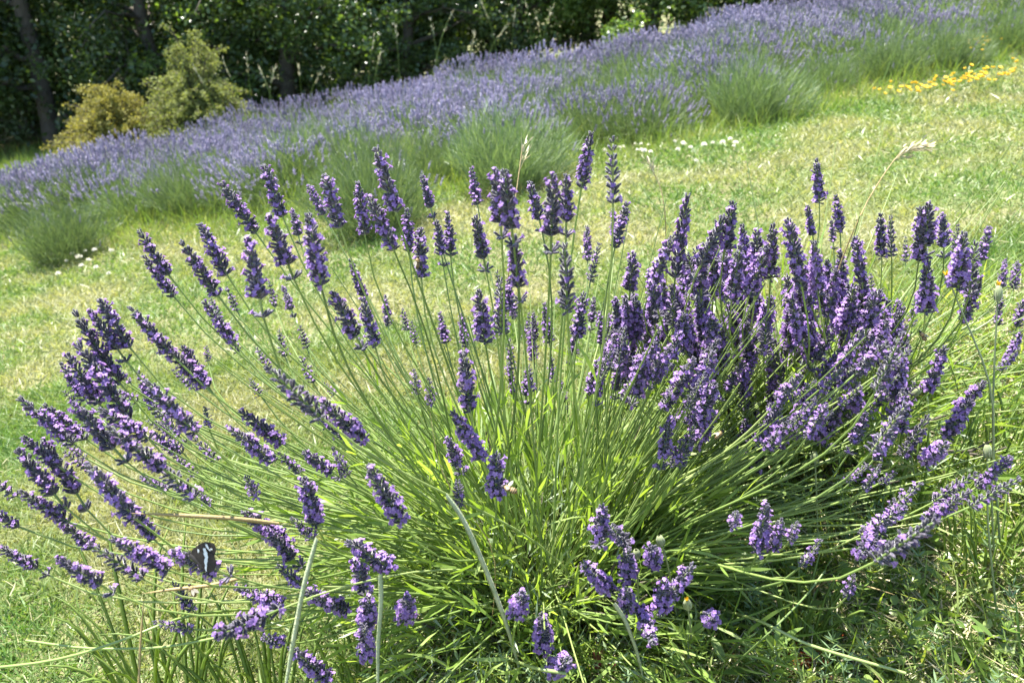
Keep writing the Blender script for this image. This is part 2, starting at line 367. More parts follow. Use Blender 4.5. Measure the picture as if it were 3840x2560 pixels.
# shrubs in front of the wood: arching twigs carrying small leaves
def make_shrub(seed, h, w, ntw, per, leaf, mi_mat, name_mat):
    r = np.random.default_rng(seed); Ms = Mesh(); Mc = Mesh()
    for i in range(ntw):
        az = r.uniform(0, 6.283); f = r.uniform(.12, 1) ** .7
        out = np.array([math.cos(az), math.sin(az), 0]); hh = h * max(.10, 1 - .86 * f ** 1.25) * r.uniform(.55, 1.10); ww = w * f * r.uniform(.85, 1.12)
        p0 = out * w * .12 * r.random(); p3 = out * ww + [0, 0, hh]
        p1 = p0 + out * ww * .1 + [0, 0, hh * .6]; p2 = out * ww * .6 + np.array([0, 0, hh * 1.12])
        p3 = p3 + np.array([0, 0, -.06 * h]) + r.normal(size=3) * .05
        b = bez(p0, p1, p2, p3, 12)
        tube(Ms, b, np.linspace(.010, .002, 12), 4)
        t = r.uniform(.25, 1, per); P = np.stack([np.interp(t * 11, np.arange(12), b[:, j]) for j in range(3)], 1)
        P = P + r.normal(size=P.shape) * (.014 + .05 * (1 - t))[:, None]
        leaf_cards(Mc, P[P[:, 2] > .02], r.uniform(.7, 1.3, (P[:, 2] > .02).sum()) * leaf)
    return Ms.build('twigs', m_bark, True), Mc.build('foliage', name_mat)
def shrub(x, y, seed, h, w, ntw, per, leaf, mm, label):
    o = empty('shrub', (x, y, float(zg(x, y)) - .03)); a, b = make_shrub(seed, h, w, ntw, per, leaf, 0, mm)
    link('twigs', a, o); link('foliage', b, o); tag(o, label, 'shrub'); return o
shrub(-3.5, 9.2, 5, 1.36, .78, 420, 130, .024, m_olive, 'tall olive green shrub with arching twigs before the dark wood')
shrub(-4.35, 8.9, 6, .92, .72, 320, 120, .024, m_ochre, 'low ochre tinged shrub leaning against the taller olive shrub')
shrub(1.25, 9.3, 8, .95, .5, 130, 70, .04, m_leafs[2], 'small sunlit yellow green shrub in the gap of the wood')

# ================================================================== FIELD LAVENDER
def field_bush(seed, rad, hf, nfol, nsp, lsp):
    r = np.random.default_rng(seed); Mf = Mesh(); Ms = Mesh()
    def dome(n, up=.25):
        a = r.uniform(0, 6.283, n); f = np.sqrt(r.random(n)); el = np.clip(f, 0, 1)
        return np.stack([np.cos(a) * el, np.sin(a) * el, np.full(n, up) + (1 - el) * 1.0], 1), f
    D, f = dome(nfol, .28); Du = unit(D)
    P = np.stack([D[:, 0] * rad * .35, D[:, 1] * rad * .35, np.zeros(nfol)], 1) + r.normal(size=(nfol, 3)) * [.03, .03, .0]
    reach = np.stack([D[:, 0] * rad, D[:, 1] * rad, hf * np.sqrt(np.clip(1 - .8 * f ** 2, 0.06, 1))], 1)
    s = r.uniform(.15, .8, nfol)[:, None]; Pb = P + (reach - P) * s
    gc = nsp < 50
    Lf = r.uniform(.06, .15, nfol) * hf / .3 * (.62 if gc else 1)
    if gc:
        lump = 1 + .22 * np.sin(3 * np.arctan2(D[:, 1], D[:, 0]) + seed) * f + .12 * np.sin(7 * np.arctan2(D[:, 1], D[:, 0]) + 2.0 * seed); Pb = P + (reach * lump[:, None] - P) * r.uniform(.1, 1.0, nfol)[:, None]; Du = unit(Du + [0, 0, .9])
    blades(Mf, Pb, Du + r.normal(size=Du.shape) * .26, Lf, r.uniform(.0020, .0036, nfol) * (1.4 if nsp > 50 else 1), r.normal(size=(nfol, 3)) * .12, seg=2)
    if nsp:
        D, f = dome(nsp, .95); Du = unit(D * [.55, .55, 1] + r.normal(size=D.shape) * .10)
        P0 = np.stack([D[:, 0] * rad * .88, D[:, 1] * rad * .88, hf * .7 * np.sqrt(np.clip(1 - .93 * f ** 2, .04, 1))], 1)
        Ls = r.uniform(.55, 1.1, nsp) * lsp; P1 = P0 + Du * Ls[:, None]
        side = unit(np.cross(Du, r.normal(size=Du.shape)))
        blades(Mf, P0, Du, Ls * 1.02, np.full(nsp, .004), np.zeros((nsp, 3)), seg=1, side=side)
        # spike: tapered four-sided core of stacked whorls + loose petals
        hl = r.uniform(.03, .06, nsp); a = side; b = np.cross(Du, a)
        prof = [(0, .15), (.08, .9), (.22, .55), (.34, 1.0), (.5, .55), (.62, .85), (.78, .4), (1.0, .12)]
        V = []
        for t, w in prof:
            for q in range(4):
                ang = q * math.pi / 2 + t * 2; V.append(P1 + Du * (hl * t)[:, None] + (a * math.cos(ang) + b * math.sin(ang)) * (.0044 * w))
        V = np.stack(V, 1).reshape(-1, 3); base = (np.arange(nsp) * 32)[:, None]
        F = np.concatenate([base + [i * 4 + j, i * 4 + (j + 1) % 4, i * 4 + 4 + (j + 1) % 4, i * 4 + 4 + j] for i in range(7) for j in range(4)], 0)
        Ms.add(V, F)
        npt = 9; tt = r.uniform(.05, .95, (nsp, npt)); ang = r.uniform(0, 6.283, (nsp, npt))
        C = P1[:, None] + Du[:, None] * (hl[:, None] * tt)[..., None] + (a[:, None] * np.cos(ang)[..., None] + b[:, None] * np.sin(ang)[..., None]) * .0052
        leaf_cards(Ms, C.reshape(-1, 3), r.uniform(.006, .010, nsp * npt))
    return Mf.build('foliage', m_ffol), (Ms.build('flower_spikes', m_fspike) if nsp else None)
fl = [field_bush(100 + i, .36, .33, 2000, 250, .17) for i in range(4)]
gr = [field_bush(200 + i, .33, .34, 7000, 22 if i else 12, .12) for i in range(3)]
def put_bush(P, variant, rz, sc, label, group):
    o = empty('lavender_bush', P, rz); o.scale = sc if isinstance(sc, tuple) else (sc, sc, sc)
    o.rotation_euler[1] = -.12
    link('foliage', variant[0], o)
    if variant[1] is not None: tag(link('flower_spikes', variant[1], o), kind='stuff')
    return tag(o, label, 'lavender', group)
front = [((200, 1005), .80, 0, 'small green lavender clump standing apart on the lawn, white flowers at its foot', None),
         ((1390, 900), .95, 1, None, 1), ((1900, 745), 1.05, 2, None, 1), ((2430, 505), .95, 0, None, 1), ((2850, 475), .95, 1, None, 1),
         ((3120, 355), .6, 2, None, 1), ((3370, 310), .68, 0, 'green lavender clump directly beside the yellow wildflower patch', None),
         ((3585, 268), .68, 1, None, 1), ((3830, 200), .7, 2, None, 1), ((3740, 85), .75, 0, None, 1)]
fpts = []
ORD = ['', 'first', 'second', 'third', 'fourth', 'fifth', '', 'seventh', 'eighth', 'last']
for fi, ((px, py), s, v, lab, g) in enumerate(front):
    P = ground_at(px, py); P[1] += .18 * s; P[2] = float(zg(P[0], P[1])) - .02; fpts.append(P)
    put_bush(P, gr[v], random.uniform(0, 6.28), s, lab or 'green lavender clump at the lawn edge, %s after the lone clump with white flowers' % ORD[fi], None)
ROWN = ['first', 'second', 'third', 'fourth', 'fifth', 'sixth', 'seventh', 'eighth']
fr = random.Random(11); y_k = 0
for k in range(8):
    x = -6.6 + (k % 2) * .2
    while x < 7.2:
        y = float(edge(x)) + .32 + k * .46 + fr.uniform(-.12, .12); xx = x + fr.uniform(-.1, .1)
        lim = 7.35 + max(0, x - 1.0) * .85 + min(0, x + 3.2) * .55
        near_front = min((math.hypot(xx - p[0], y - p[1]) for p in fpts))
        if y < lim and near_front > .34:
            tops = project(np.array([[xx, y, float(zg(xx, y)) + .5]]))
            if -350 < tops[0][0] < 4200 and tops[1][0] > -260:
                s = fr.uniform(.8, 1.12); grn = k < 4 and fr.random() < .13
                put_bush((xx, y, float(zg(xx, y)) - .02), gr[fr.randrange(3)] if grn else fl[fr.randrange(4)], fr.uniform(0, 6.28), (s, s, s * fr.uniform(.85, 1.1)),
                         ('sparsely flowering green lavender bush standing in the %s row of the field' if grn else 'flowering lavender bush in the %s row behind the green lawn edge clumps') % ROWN[k], ('green bushes of the %s row' if grn else 'flowering bushes of the %s row') % ROWN[k])
        x += fr.uniform(.36, .48)

# tall dry grasses standing up out of the far edge of the field, seen against the wood
tg = random.Random(21)
for i, px in enumerate([985, 1010, 1040, 1165, 1190, 1388, 1420, 1640, 1668, 1770, 1800, 1880, 1915, 1998, 2010, 2030, 2360, 900, 1100, 1530]):
    x = (px - 1920) / FPX * 7.3; y = 7.2 + tg.uniform(-.3, .3) + min(0, x + 3.2) * .3; z0 = float(zg(x, y)); h = tg.uniform(.62, .92)
    o = empty('tall_grass', (x, y, z0)); M = Mesh(); ln = tg.gauss(0, .12); tip = np.array([ln, tg.gauss(0, .1), h])
    c = bez(np.zeros(3), np.array([0, 0, h * .4]), tip * [.4, .4, .8], tip, 8); tube(M, c, np.linspace(.0028, .0014, 8), 4); link('stem', M.build('stem', m_meadow), o)
    M = Mesh(); n = 16; q = c[-1] - (c[-1] - c[-3]) * rng.random((n, 1)) * .9; blades(M, q, unit(c[-1] - c[-2]) + rng.normal(size=(n, 3)) * .25, rng.uniform(.03, .05, n), np.full(n, .006), np.zeros((n, 3)), seg=2, shape='leaf'); link('seed_head', M.build('seed_head', m_straw), o)
    tag(o, 'tall dry grass standing above the far edge of the lavender field', 'grass', 'tall grasses along the far field edge')

# yellow wildflowers by the clumps, clover heads in the lawn
M = Mesh()
for i in range(9):
    a = i * .698; lathe(M, [(0, .0012), (.6, .0035), (1, .002)], (0, 0, .0), (math.cos(a) * .012, math.sin(a) * .012, .004), 4)
lathe(M, [(0, .004), (1, .003)], (0, 0, -.002), (0, 0, .004), 6); tube(M, [(0, 0, -.10), (.003, 0, -.05), (0, 0, 0)], .001, 4, 1)
me_y = M.build('yellow_flower', [m_yellow, m_meadow])
for i in range(110):
    if i < 75: px, py = random.gauss(3560, 130), 0; py = 300 - (px - 3560) * .16 + random.gauss(0, 16)
    else: px, py = random.gauss(3670, 55), 0; py = 150 - (px - 3670) * .1 + random.gauss(0, 18)
    g = ground_at(px, py, .10); o = link('yellow_wildflower', me_y); o.location = g; o.rotation_euler = (random.gauss(.2, .25), random.gauss(0, .25), random.uniform(0, 6)); s = random.uniform(.55, 1.0); o.scale = (s, s, 1)
    tag(o, 'tiny yellow wildflower in the patch by the green clumps', 'flower', 'yellow wildflowers by the clumps')
M = Mesh()
Pc = rand_dirs(40) * .008; Pc[:, 2] = abs(Pc[:, 2]); leaf_cards(M, Pc, np.full(40, .007)); tube(M, [(0, 0, -.05), (.002, 0, -.02), (0, 0, .004)], .0009, 4, 1)
me_c = M.build('clover_flower', [m_white, m_meadow])
for i in range(46):
    if i < 30: px = random.uniform(2180, 2780); py = 560 - (px - 2180) * .05 + random.gauss(0, 26)
    else: px = random.uniform(120, 420); py = random.uniform(930, 1030)
    g = ground_at(px, py, .05); o = link('clover_flower', me_c); o.location = g; o.rotation_euler = (0, 0, random.uniform(0, 6)); s = random.uniform(.9, 1.5); o.scale = (s, s, s)
    tag(o, 'small whitish flower head ' + ('in the lawn below the green clumps' if i < 30 else 'at the foot of the lone green clump'), 'flower', 'whitish heads in the lawn' if i < 30 else 'whitish heads by the lone clump')

# ================================================================== HERO LAVENDER
def make_spike(seed, nwh, bloom, gap, dens):
    """one flower head of unit length along +Z; calyces in whorls with open corollas"""
    r = np.random.default_rng(seed); M = Mesh(); U = 1 / .072
    tube(M, [(0, 0, -.02), (0, 0, .5), (0, 0, .94)], [.0012 * U, .0011 * U, .0007 * U], 5, 2)
    zs = np.linspace(.03, .95, nwh) + r.normal(size=nwh) * .008
    if gap: zs[0] = 0.0; zs[1:] = np.linspace(.25, .95, nwh - 1)
    cal = []; cor = []
    for w, z in enumerate(zs):
        t = z; k = int(round(dens * np.interp(t, [0, .2, .7, 1], [.9, 1.1, .9, .5])))
        size = np.interp(t, [0, .3, .75, 1], [1.0, 1.05, .92, .72])
        bl = bloom * np.interp(t, [0, .15, .5, .8, 1], [.7, 1.1, 1.0, .55, .25]) * r.uniform(.5, 1.4)
        for j in range(k):
            az = j * 2 * math.pi / k + w * 1.1 + r.normal() * .2; tilt = R(np.interp(t, [0, .2, .75, 1], [54, 44, 36, 10]) + r.normal() * 9)
            d = np.array([math.cos(az) * math.sin(tilt), math.sin(az) * math.sin(tilt), math.cos(tilt)])
            ln = .0078 * U * size * r.uniform(.85, 1.15); base = np.array([math.cos(az) * .0012 * U, math.sin(az) * .0012 * U, z + r.normal() * .012])
            cal.append((base, d, ln, size))
            if r.random() < bl: cor.append((base + d * ln * .85, d, size, az))
    for base, d, ln, s in cal:
        rr = .00118 * U * s
        lathe(M, [(0, rr * .5), (.3, rr * 1.0), (.75, rr * 1.12), (.97, rr * .85), (1.02, rr * .1)], base, base + d * ln, 5, 0)
    for tip, d, s, az in cor:
        dd = unit(d * 1.0 + r.normal(size=3) * .15); ax = unit(np.cross(dd, [0, 0, 1.0])); up = np.cross(ax, dd)
        end = tip + dd * .0028 * U * s
        lathe(M, [(0, .0009 * U), (1, .0013 * U)], tip - dd * .001 * U, end, 4, 1)
        for ang, L, wd in ((60, .0036, .0024), (120, .0036, .0024), (205, .0026, .0018), (270, .0029, .0022), (335, .0026, .0018)):
            a = R(ang + r.normal() * 9); o = ax * math.cos(a) + up * math.sin(a)
            lf = unit(o + dd * r.uniform(.15, .75)); sd = unit(np.cross(lf, dd)); L = L * U * s * r.uniform(.85, 1.2); wd = wd * U * s
            v = np.array([end - sd * wd * .22, end + sd * wd * .22, end + lf * L * .6 + sd * wd * .5, end + lf * L * .6 - sd * wd * .5, end + lf * L - dd * L * .25 + sd * wd * .25, end + lf * L - dd * L * .25 - sd * wd * .25])
            M.add(v, [(0, 1, 2, 3), (3, 2, 4, 5)], 1)
    return M.build('flower_spike', [m_calyx, m_petal, m_stem])
SP_FULL = [make_spike(300 + i, 12, .42, False, 10) for i in range(5)] + [make_spike(320 + i, 11, .58, False, 10) for i in range(3)]
SP_GAP = [make_spike(330 + i, 11, .42, True, 10) for i in range(3)]
SP_BUD = [make_spike(340 + i, 9, .14, False, 7) for i in range(2)]
SP_SMALL = [make_spike(350 + i, 7, .40, False, 9) for i in range(3)]
SP_ROUND = [make_spike(360, 5, .9, False, 10)]

def to_quat(d): return Vector(d).to_track_quat('Z', 'Y')

class Bush:
    def __init__(s, name, cx, cy, rmax, root_r, label):
        s.z0 = float(zg(cx, cy)); s.C = np.array([cx, cy, s.z0]); s.rmax = rmax; s.root_r = root_r
        s.o = empty(name, s.C); tag(s.o, label, 'lavender'); s.stems = []; s.count = 0
    def place(s, tip, base, depth=None, variant=None, spread=.07):
        tip = np.array(tip) * (W0 / 2352); base = np.array(base) * (W0 / 2352)
        ln = float(np.hypot(*(tip - base)))
        yo = base[1] * 2352 / W0
        if depth is None: depth = min(np.clip(.064 * FPX / max(ln, 60), .74, 1.5), np.interp(yo, [700, 950, 1150, 1560], [1.5, 1.08, .93, .93]))
        d = ray(*base); O = s.C + [0, 0, .04]
        ts = np.linspace(.62, 1.9, 140); Pts = EYE + ts[:, None] * d
        rr = np.linalg.norm((Pts - O) * [1, 1, .97], axis=1); low = Pts[:, 2] - zg(Pts[:, 0], Pts[:, 1])
        pen = abs(ts - depth) + 6 * np.clip(rr - s.rmax, 0, None) + 4 * np.clip(.20 - rr, 0, None) + 20 * np.clip(.03 - low, 0, None)
        t0 = ts[np.argmin(pen)]; P = EYE + d * t0
        rad = unit(unit(P - O) + [0, 0, .25])
        dt = ray(*tip); best = None
        for tt in np.linspace(t0 - .09, t0 + .09, 61):
            Q = EYE + dt * tt; v = Q - P; L = np.linalg.norm(v)
            if L < 1e-4: continue
            sc = v.dot(rad) / L - 8 * max(0, .045 - L) - 14 * max(0, L - .082)
            if best is None or sc > best[0]: best = (sc, v / L, L)
        dirv, L = best[1], best[2]
        s.stalk(P, dirv, L, variant, ln)
    def stalk(s, P, dirv, L, variant=None, ln=120):
        az = math.atan2(P[1] - s.C[1], P[0] - s.C[0]) + rng.normal() * .5; rr = s.root_r * math.sqrt(rng.random())
        root = s.C + np.array([math.cos(az) * rr, math.sin(az) * rr, 0]); root[2] = float(zg(root[0], root[1])) + .04
        D = np.linalg.norm(P - root)
        lead = unit((P - root) * .7 / D + np.array([0, 0, .55]) * (1 if P[2] - root[2] > .15 else .35))
        b = bez(root, root + lead * D * .38, P - dirv * D * .30, P, 11)
        low = zg(b[:, 0], b[:, 1]) + .012; b[:, 2] = np.maximum(b[:, 2], low)
        b[-1] = P
        M = Mesh(); tube(M, b - s.C, np.linspace(.0017, .00105, 11) * rng.uniform(.9, 1.2), 5, cap=False)
        st = link('flower_stalk', M.build('flower_stalk', m_stem, True), s.o)
        if variant is None:
            if L < .05: variant = SP_SMALL
            else: variant = SP_FULL if rng.random() < .66 else (SP_GAP if rng.random() < .7 else SP_BUD)
        me = variant[int(rng.integers(len(variant)))]
        sp = link('flower_spike', me, st); sp.location = P - s.C; sp.rotation_mode = 'QUATERNION'
        sp.rotation_quaternion = to_quat(dirv) @ Quaternion((0, 0, 1), rng.uniform(0, 6.28))
        wdt = np.interp(L, [.03, .05, .072, .09], [.048, .062, .080, .088]) * rng.uniform(.9, 1.12); sp.scale = (wdt, wdt, L)
        s.stems.append(b); s.count += 1
    def foliage(s, n_leaf, n_base, hmax, n_bare=0):
        M = Mesh(); 
        # paired linear leaves on the lower half of the stalks
        Pl, Dl = [], []
        for b in s.stems:
            for q in range(int(rng.integers(2, 5))):
                f = rng.uniform(1.2, 6.2); i = int(f); p = b[i] + (b[i + 1] - b[i]) * (f - i); T = unit(b[i + 1] - b[i])
                e = unit(np.cross(T, rng.normal(size=3)))
                for sg in (-1, 1): Pl.append(p); Dl.append(unit(T * 1.5 + e * sg * rng.uniform(.35, .8)))
        Pl = np.array(Pl); Dl = np.array(Dl); n = len(Pl)
        blades(M, Pl - s.C, Dl, rng.uniform(.03, .065, n), rng.uniform(.003, .0052, n), rng.normal(size=(n, 3)) * .12 + Dl * 0 - [0, 0, .05], seg=3, mi=0, shape='leaf')
        # leafy shoots: long leaves standing in the crown
        az = rng.uniform(0, 6.283, n_leaf); f = np.sqrt(rng.random(n_leaf)); el = f * 1.25
        D = np.stack([np.cos(az) * np.sin(el), np.sin(az) * np.sin(el), np.cos(el)], 1)
        rt = np.stack([np.cos(az), np.sin(az), np.zeros(n_leaf)], 1) * (s.root_r * f)[:, None]
        st = rng.uniform(.05, hmax, n_leaf) * (1 - .25 * f); Pb = rt + D * st[:, None]; Pb[:, 2] = np.maximum(Pb[:, 2], .02 + .19 * Pb[:, 0])
        D = unit(D + rng.normal(size=D.shape) * .30)
        blades(M, Pb, D, rng.uniform(.045, .11, n_leaf), rng.uniform(.003, .0055, n_leaf), rng.normal(size=(n_leaf, 3)) * .14 - [0, 0, .08], seg=3, mi=0, shape='leaf')
        # small grey leaves of the woody base
        az = rng.uniform(0, 6.283, n_base); f = np.sqrt(rng.random(n_base)); el = f * 1.3
        D = np.stack([np.cos(az) * np.sin(el), np.sin(az) * np.sin(el), np.cos(el)], 1)
        Pb = np.stack([np.cos(az), np.sin(az), np.zeros(n_base)], 1) * (s.root_r * f)[:, None] + D * rng.uniform(.02, .20, n_base)[:, None]
        Pb[:, 2] = np.maximum(Pb[:, 2], .015 + .19 * Pb[:, 0])
        blades(M, Pb, unit(D + rng.normal(size=D.shape) * .8), rng.uniform(.018, .045, n_base), rng.uniform(.0025, .0045, n_base), rng.normal(size=(n_base, 3)) * .15, seg=2, mi=1, shape='leaf')
        # flowerless shoots standing in the fan
        for i in range(n_bare):
            a = rng.normal(.18, .42) if rng.random() < .62 else (rng.normal(3.0, .5) if rng.random() < .5 else rng.uniform(0, 6.283)); el = rng.uniform(.3, 1.22); rr = s.root_r * rng.random(); ln = rng.uniform(.3, .56)
            p = np.array([math.cos(a) * rr, math.sin(a) * rr, 0]); p[2] = .19 * p[0] + .03; dd = np.array([math.cos(a) * math.sin(el), math.sin(a) * math.sin(el), math.cos(el) + .06])
            q = p + dd * ln; q[2] = max(q[2], .19 * q[0] + .03); c = bez(p, p + (dd + [0, 0, .45]) * ln * .3, q - dd * ln * .3, q, 8); c[:, 2] = np.maximum(c[:, 2], .19 * c[:, 0] + .012)
            tube(M, c, np.linspace(.0016, .0008, 8), 4, 3)
        # bare bent twigs of the woody crown
        for i in range(60):
            a = rng.uniform(0, 6.283); rr = s.root_r * rng.random(); p = np.array([math.cos(a) * rr, math.sin(a) * rr, .0]); p[2] = .19 * p[0]
            q = p + np.array([math.cos(a) * .12, math.sin(a) * .12, rng.uniform(.08, .2)]) + rng.normal(size=3) * .03
            tube(M, bez(p, p + [0, 0, .07], q - [0, 0, .05], q, 5), [.004, .0035, .003, .0022, .0015], 5, 2)
        tag(link('foliage', M.build('foliage', [m_lleaf, m_lgrey, m_bark, m_stem2]), s.o), kind='stuff')

A = Bush('lavender_bush', .05, 1.02, .665, .13, 'big open lavender bush fanning out over the lawn with a butterfly on one spike')
B = Bush('lavender_bush', .56, 1.36, .66, .20, 'dense upright lavender bush crowded with spikes beside the yellow budded weeds')
LA = '''512,425,588,535 606,380,650,500 707,425,745,495 745,402,782,525 822,420,838,540 865,342,910,490 850,455,905,575 935,482,940,580
970,405,995,500 965,525,968,640 1003,510,1018,610 1028,490,1035,590 1083,388,1097,472 1092,500,1117,622 1140,395,1152,545 1158,398,1180,560
1180,550,1195,690 1218,422,1245,530 1272,408,1265,580 1302,405,1300,540 1297,565,1303,720 1357,308,1335,432 1407,322,1408,470 1440,470,1412,570
1408,480,1410,545 1348,520,1350,600 1375,560,1355,650 1340,675,1325,780 618,498,675,640 672,482,690,560 708,495,738,660 570,550,605,728
460,515,522,632 420,560,500,678 320,532,390,635 332,590,400,682 228,688,300,800 302,710,400,820 385,800,475,890 175,722,275,880
208,715,290,830 140,835,198,920 155,815,230,930 182,795,300,965 48,917,170,1020 170,928,290,1060 105,930,200,1010 230,940,345,1010
318,855,360,940 340,880,450,995 475,795,477,830 420,795,480,890 470,695,540,790 500,740,550,810 480,680,505,725 618,648,632,705
652,660,675,728 805,598,838,690 768,676,832,800 835,690,862,798 885,682,892,750 620,850,740,960 740,920,840,1015 710,940,800,1008
55,1005,160,1090 42,1035,150,1165 100,1015,200,1170 48,1128,160,1200 130,1190,215,1260 205,1070,310,1190 290,1150,355,1240 345,1050,450,1145
250,985,380,1080 555,945,650,1020 530,985,630,1060 700,1040,780,1095 765,1030,800,1090 640,1040,690,1085 565,1095,590,1140 700,1100,725,1205
850,1075,925,1200 560,1175,660,1250 615,1215,690,1300 640,1300,695,1345 670,1190,720,1235 -45,1085,40,1140 -50,1160,45,1210 0,1255,110,1320
135,1285,260,1360 210,1250,330,1330 260,1240,390,1310 400,1340,440,1400 355,1430,445,1445 500,1460,640,1400 545,1350,650,1390 605,1465,650,1475
670,1490,755,1560 800,1245,900,1305 820,1290,840,1370 700,1360,800,1400 850,1375,840,1440 836,1440,845,1508 1065,815,1080,945 1040,950,1110,1055
1030,1010,1060,1085 1140,1045,1140,1140 1052,1105,1055,1160 1385,1165,1375,1250 1405,1210,1440,1248 1340,1295,1405,1360 1443,1262,1440,1330
1500,1258,1498,1298 1590,1300,1510,1400 1530,1335,1515,1400 1440,1355,1440,1400 1500,1475,1470,1395 1760,1160,1740,1270 1795,1195,1775,1262
1830,1200,1815,1240 1885,1240,1840,1300 1690,1175,1685,1210 1245,1415,1248,1490 1305,1515,1265,1540 1200,1360,1185,1410 935,1370,930,1420
1960,1320,1945,1370 1538,960,1518,1075 1592,985,1560,1070 2340,1100,2225,1165 2325,1050,2240,1120 2240,1088,2140,1155 2225,1130,2120,1200
2115,1110,2045,1170 2080,1165,1975,1230 1975,1275,2020,1225 2150,1195,2010,1290 2020,1068,1985,1125 2058,1085,2020,1110 1990,1070,1945,1105
745,880,770,905 925,710,935,760 945,740,955,790 1060,720,1070,800 1100,670,1115,790 1150,645,1150,770 1170,780,1175,850 575,870,600,910
690,750,705,800 640,760,655,820 590,800,620,850 470,935,480,985 380,985,420,1040 950,850,960,905 985,870,990,930 440,1000,500,1060
690,820,720,880 1010,720,1025,790 1225,720,1230,800 1250,700,1262,790 1215,840,1220,900 1265,820,1270,880 520,660,545,715 455,1130,480,1160'''
LB = '''1578,450,1550,640 1545,545,1495,655 1455,585,1445,690 1660,500,1595,640 1683,470,1660,600 1705,520,1715,620 1775,520,1770,640 1810,505,1842,660
1875,370,1882,465 1855,475,1870,560 1920,450,1930,535 1910,508,1915,572 1965,545,1980,650 2000,630,2003,688 2022,495,2025,590 2045,500,2048,592
2080,545,2080,602 2115,480,2110,600 2133,470,2125,590 2165,495,2168,590 2200,518,2190,592 2272,520,2255,600 2215,540,2200,665 2240,560,2225,680
2310,595,2300,660 2338,600,2328,665 2250,640,2210,740 2300,680,2290,748 2350,690,2330,770 2130,605,2125,720 2100,690,2095,752 1740,535,1735,650
1620,590,1600,690 1700,570,1680,690 1640,560,1640,660 1760,570,1720,680 1870,560,1880,680 1900,600,1900,690 1930,580,1935,670 1850,650,1860,750
1815,680,1845,790 1890,690,1920,740 1985,750,1990,800 2070,770,2010,900 2085,830,2040,905 1915,755,1860,850 1980,760,1920,860 1640,830,1560,905
1440,800,1430,880 1380,845,1370,930 1870,900,1830,1000 1890,880,1850,960 2260,880,2200,940 2230,920,2170,1005 2170,800,2130,900 2100,880,2080,960
1990,950,1950,1040 2080,930,2000,1040 2060,990,1990,1075 2130,960,2070,1050 2175,1020,2120,1060 1570,1010,1545,1070 2345,760,2310,840 2340,800,2290,850'''
for (txt, bush) in ((LA, A), (LB, B)):
    for w in txt.split():
        v = [float(q) for q in w.split(',')]
        (A if bush is B and v[1] > 740 and v[0] < 2120 else bush).place(v[:2], v[2:])
# the spike that carries the butterfly, and one head seen end-on
A.place((395, 1268), (530, 1322), .81, SP_GAP); A.place((1628, 1412), (1634, 1425), 1.02, SP_ROUND)
# the crowded middle of the second bush, and more short heads inside both
frnd = random.Random(5)
for i in range(225):
    x = 1400 + 700 * frnd.random() ** .85
    top = np.interp(x, [1380, 1500, 1600, 1850, 2000, 2100], [700, 640, 560, 570, 640, 700]); bot = np.interp(x, [1380, 1500, 1700, 2100], [800, 900, 1000, 900])
    f = frnd.random(); y = top + (bot - top) * f; l = frnd.uniform(66, 108)
    if f > .45 and i % 3 and i < 150:
        ang = math.atan2(x - 1255, 1400 - y) * .85 + frnd.gauss(0, .1)
        A.place((x, y), (x - math.sin(ang) * l, y + math.cos(ang) * l), frnd.uniform(.92, 1.15))
    else:
        ang = frnd.gauss((x - 1700) / 1500, .14)
        B.place((x, y), (x - math.sin(ang) * l, y + math.cos(ang) * l), frnd.uniform(1.05, 1.5))
for i in range(26):
    x = frnd.uniform(1120, 1500); y = frnd.uniform(620, 900); ang = frnd.gauss((x - 1250) / 900, .15); l = frnd.uniform(55, 85)
    A.place((x, y), (x - math.sin(ang) * l, y + math.cos(ang) * l), frnd.uniform(1.15, 1.5))
for i in range(18):
    x = frnd.uniform(120, 420); y = frnd.uniform(820, 1180); l = frnd.uniform(60, 95); ang = R(-50) + frnd.gauss(0, .14)
    A.place((x, y), (x - math.sin(ang) * l, y + math.cos(ang) * l), frnd.uniform(.95, 1.3))
A.foliage(2600, 2600, .33, 260); B.foliage(1000, 500, .36, 60)
assert A.count <= 300 and B.count <= 300, (A.count, B.count)

# ================================================================== GROUND COVER ROUND THE BUSH
M = Mesh()
def near_keep(x, y): return (np.hypot(x - .05, y - 1.0) > .05)
def right_zone(x, y):
    px, py, d = project(np.stack([x, y, zg(x, y)], 1)); return (px > 1050 + (2560 - py) * .9) & (y < 1.9) & (px - 2600 > (1500 - py) * 1.2)
P, d = scatter(18000, -.6, 1.9, .55, 2.0, 350, right_zone); n = len(P)
a = rng.uniform(0, 6.283, n); D = np.stack([np.cos(a) * .6, np.sin(a) * .6, rng.uniform(.4, 1.5, n)], 1)
blades(M, P, D, rng.uniform(.04, .13, n), rng.uniform(.002, .0042, n), rng.normal(size=(n, 3)) * .25 - [0, 0, .25], seg=3, mi=0)
P, d = scatter(9000, -.6, 1.9, .55, 1.6, 350, right_zone); n = len(P)         # broad leaves
P[:, 2] += rng.uniform(.0, .05, n); a = rng.uniform(0, 6.283, n); D = np.stack([np.cos(a), np.sin(a), rng.uniform(-.1, .9, n)], 1)
blades(M, P, D, rng.uniform(.014, .034, n), rng.uniform(.006, .013, n), rng.normal(size=(n, 3)) * .2 - [0, 0, .2], seg=4, mi=1, shape='leaf')
P, d = scatter(1100, -.4, 1.8, .55, 1.5, 350, right_zone)                      # whorled upright stems
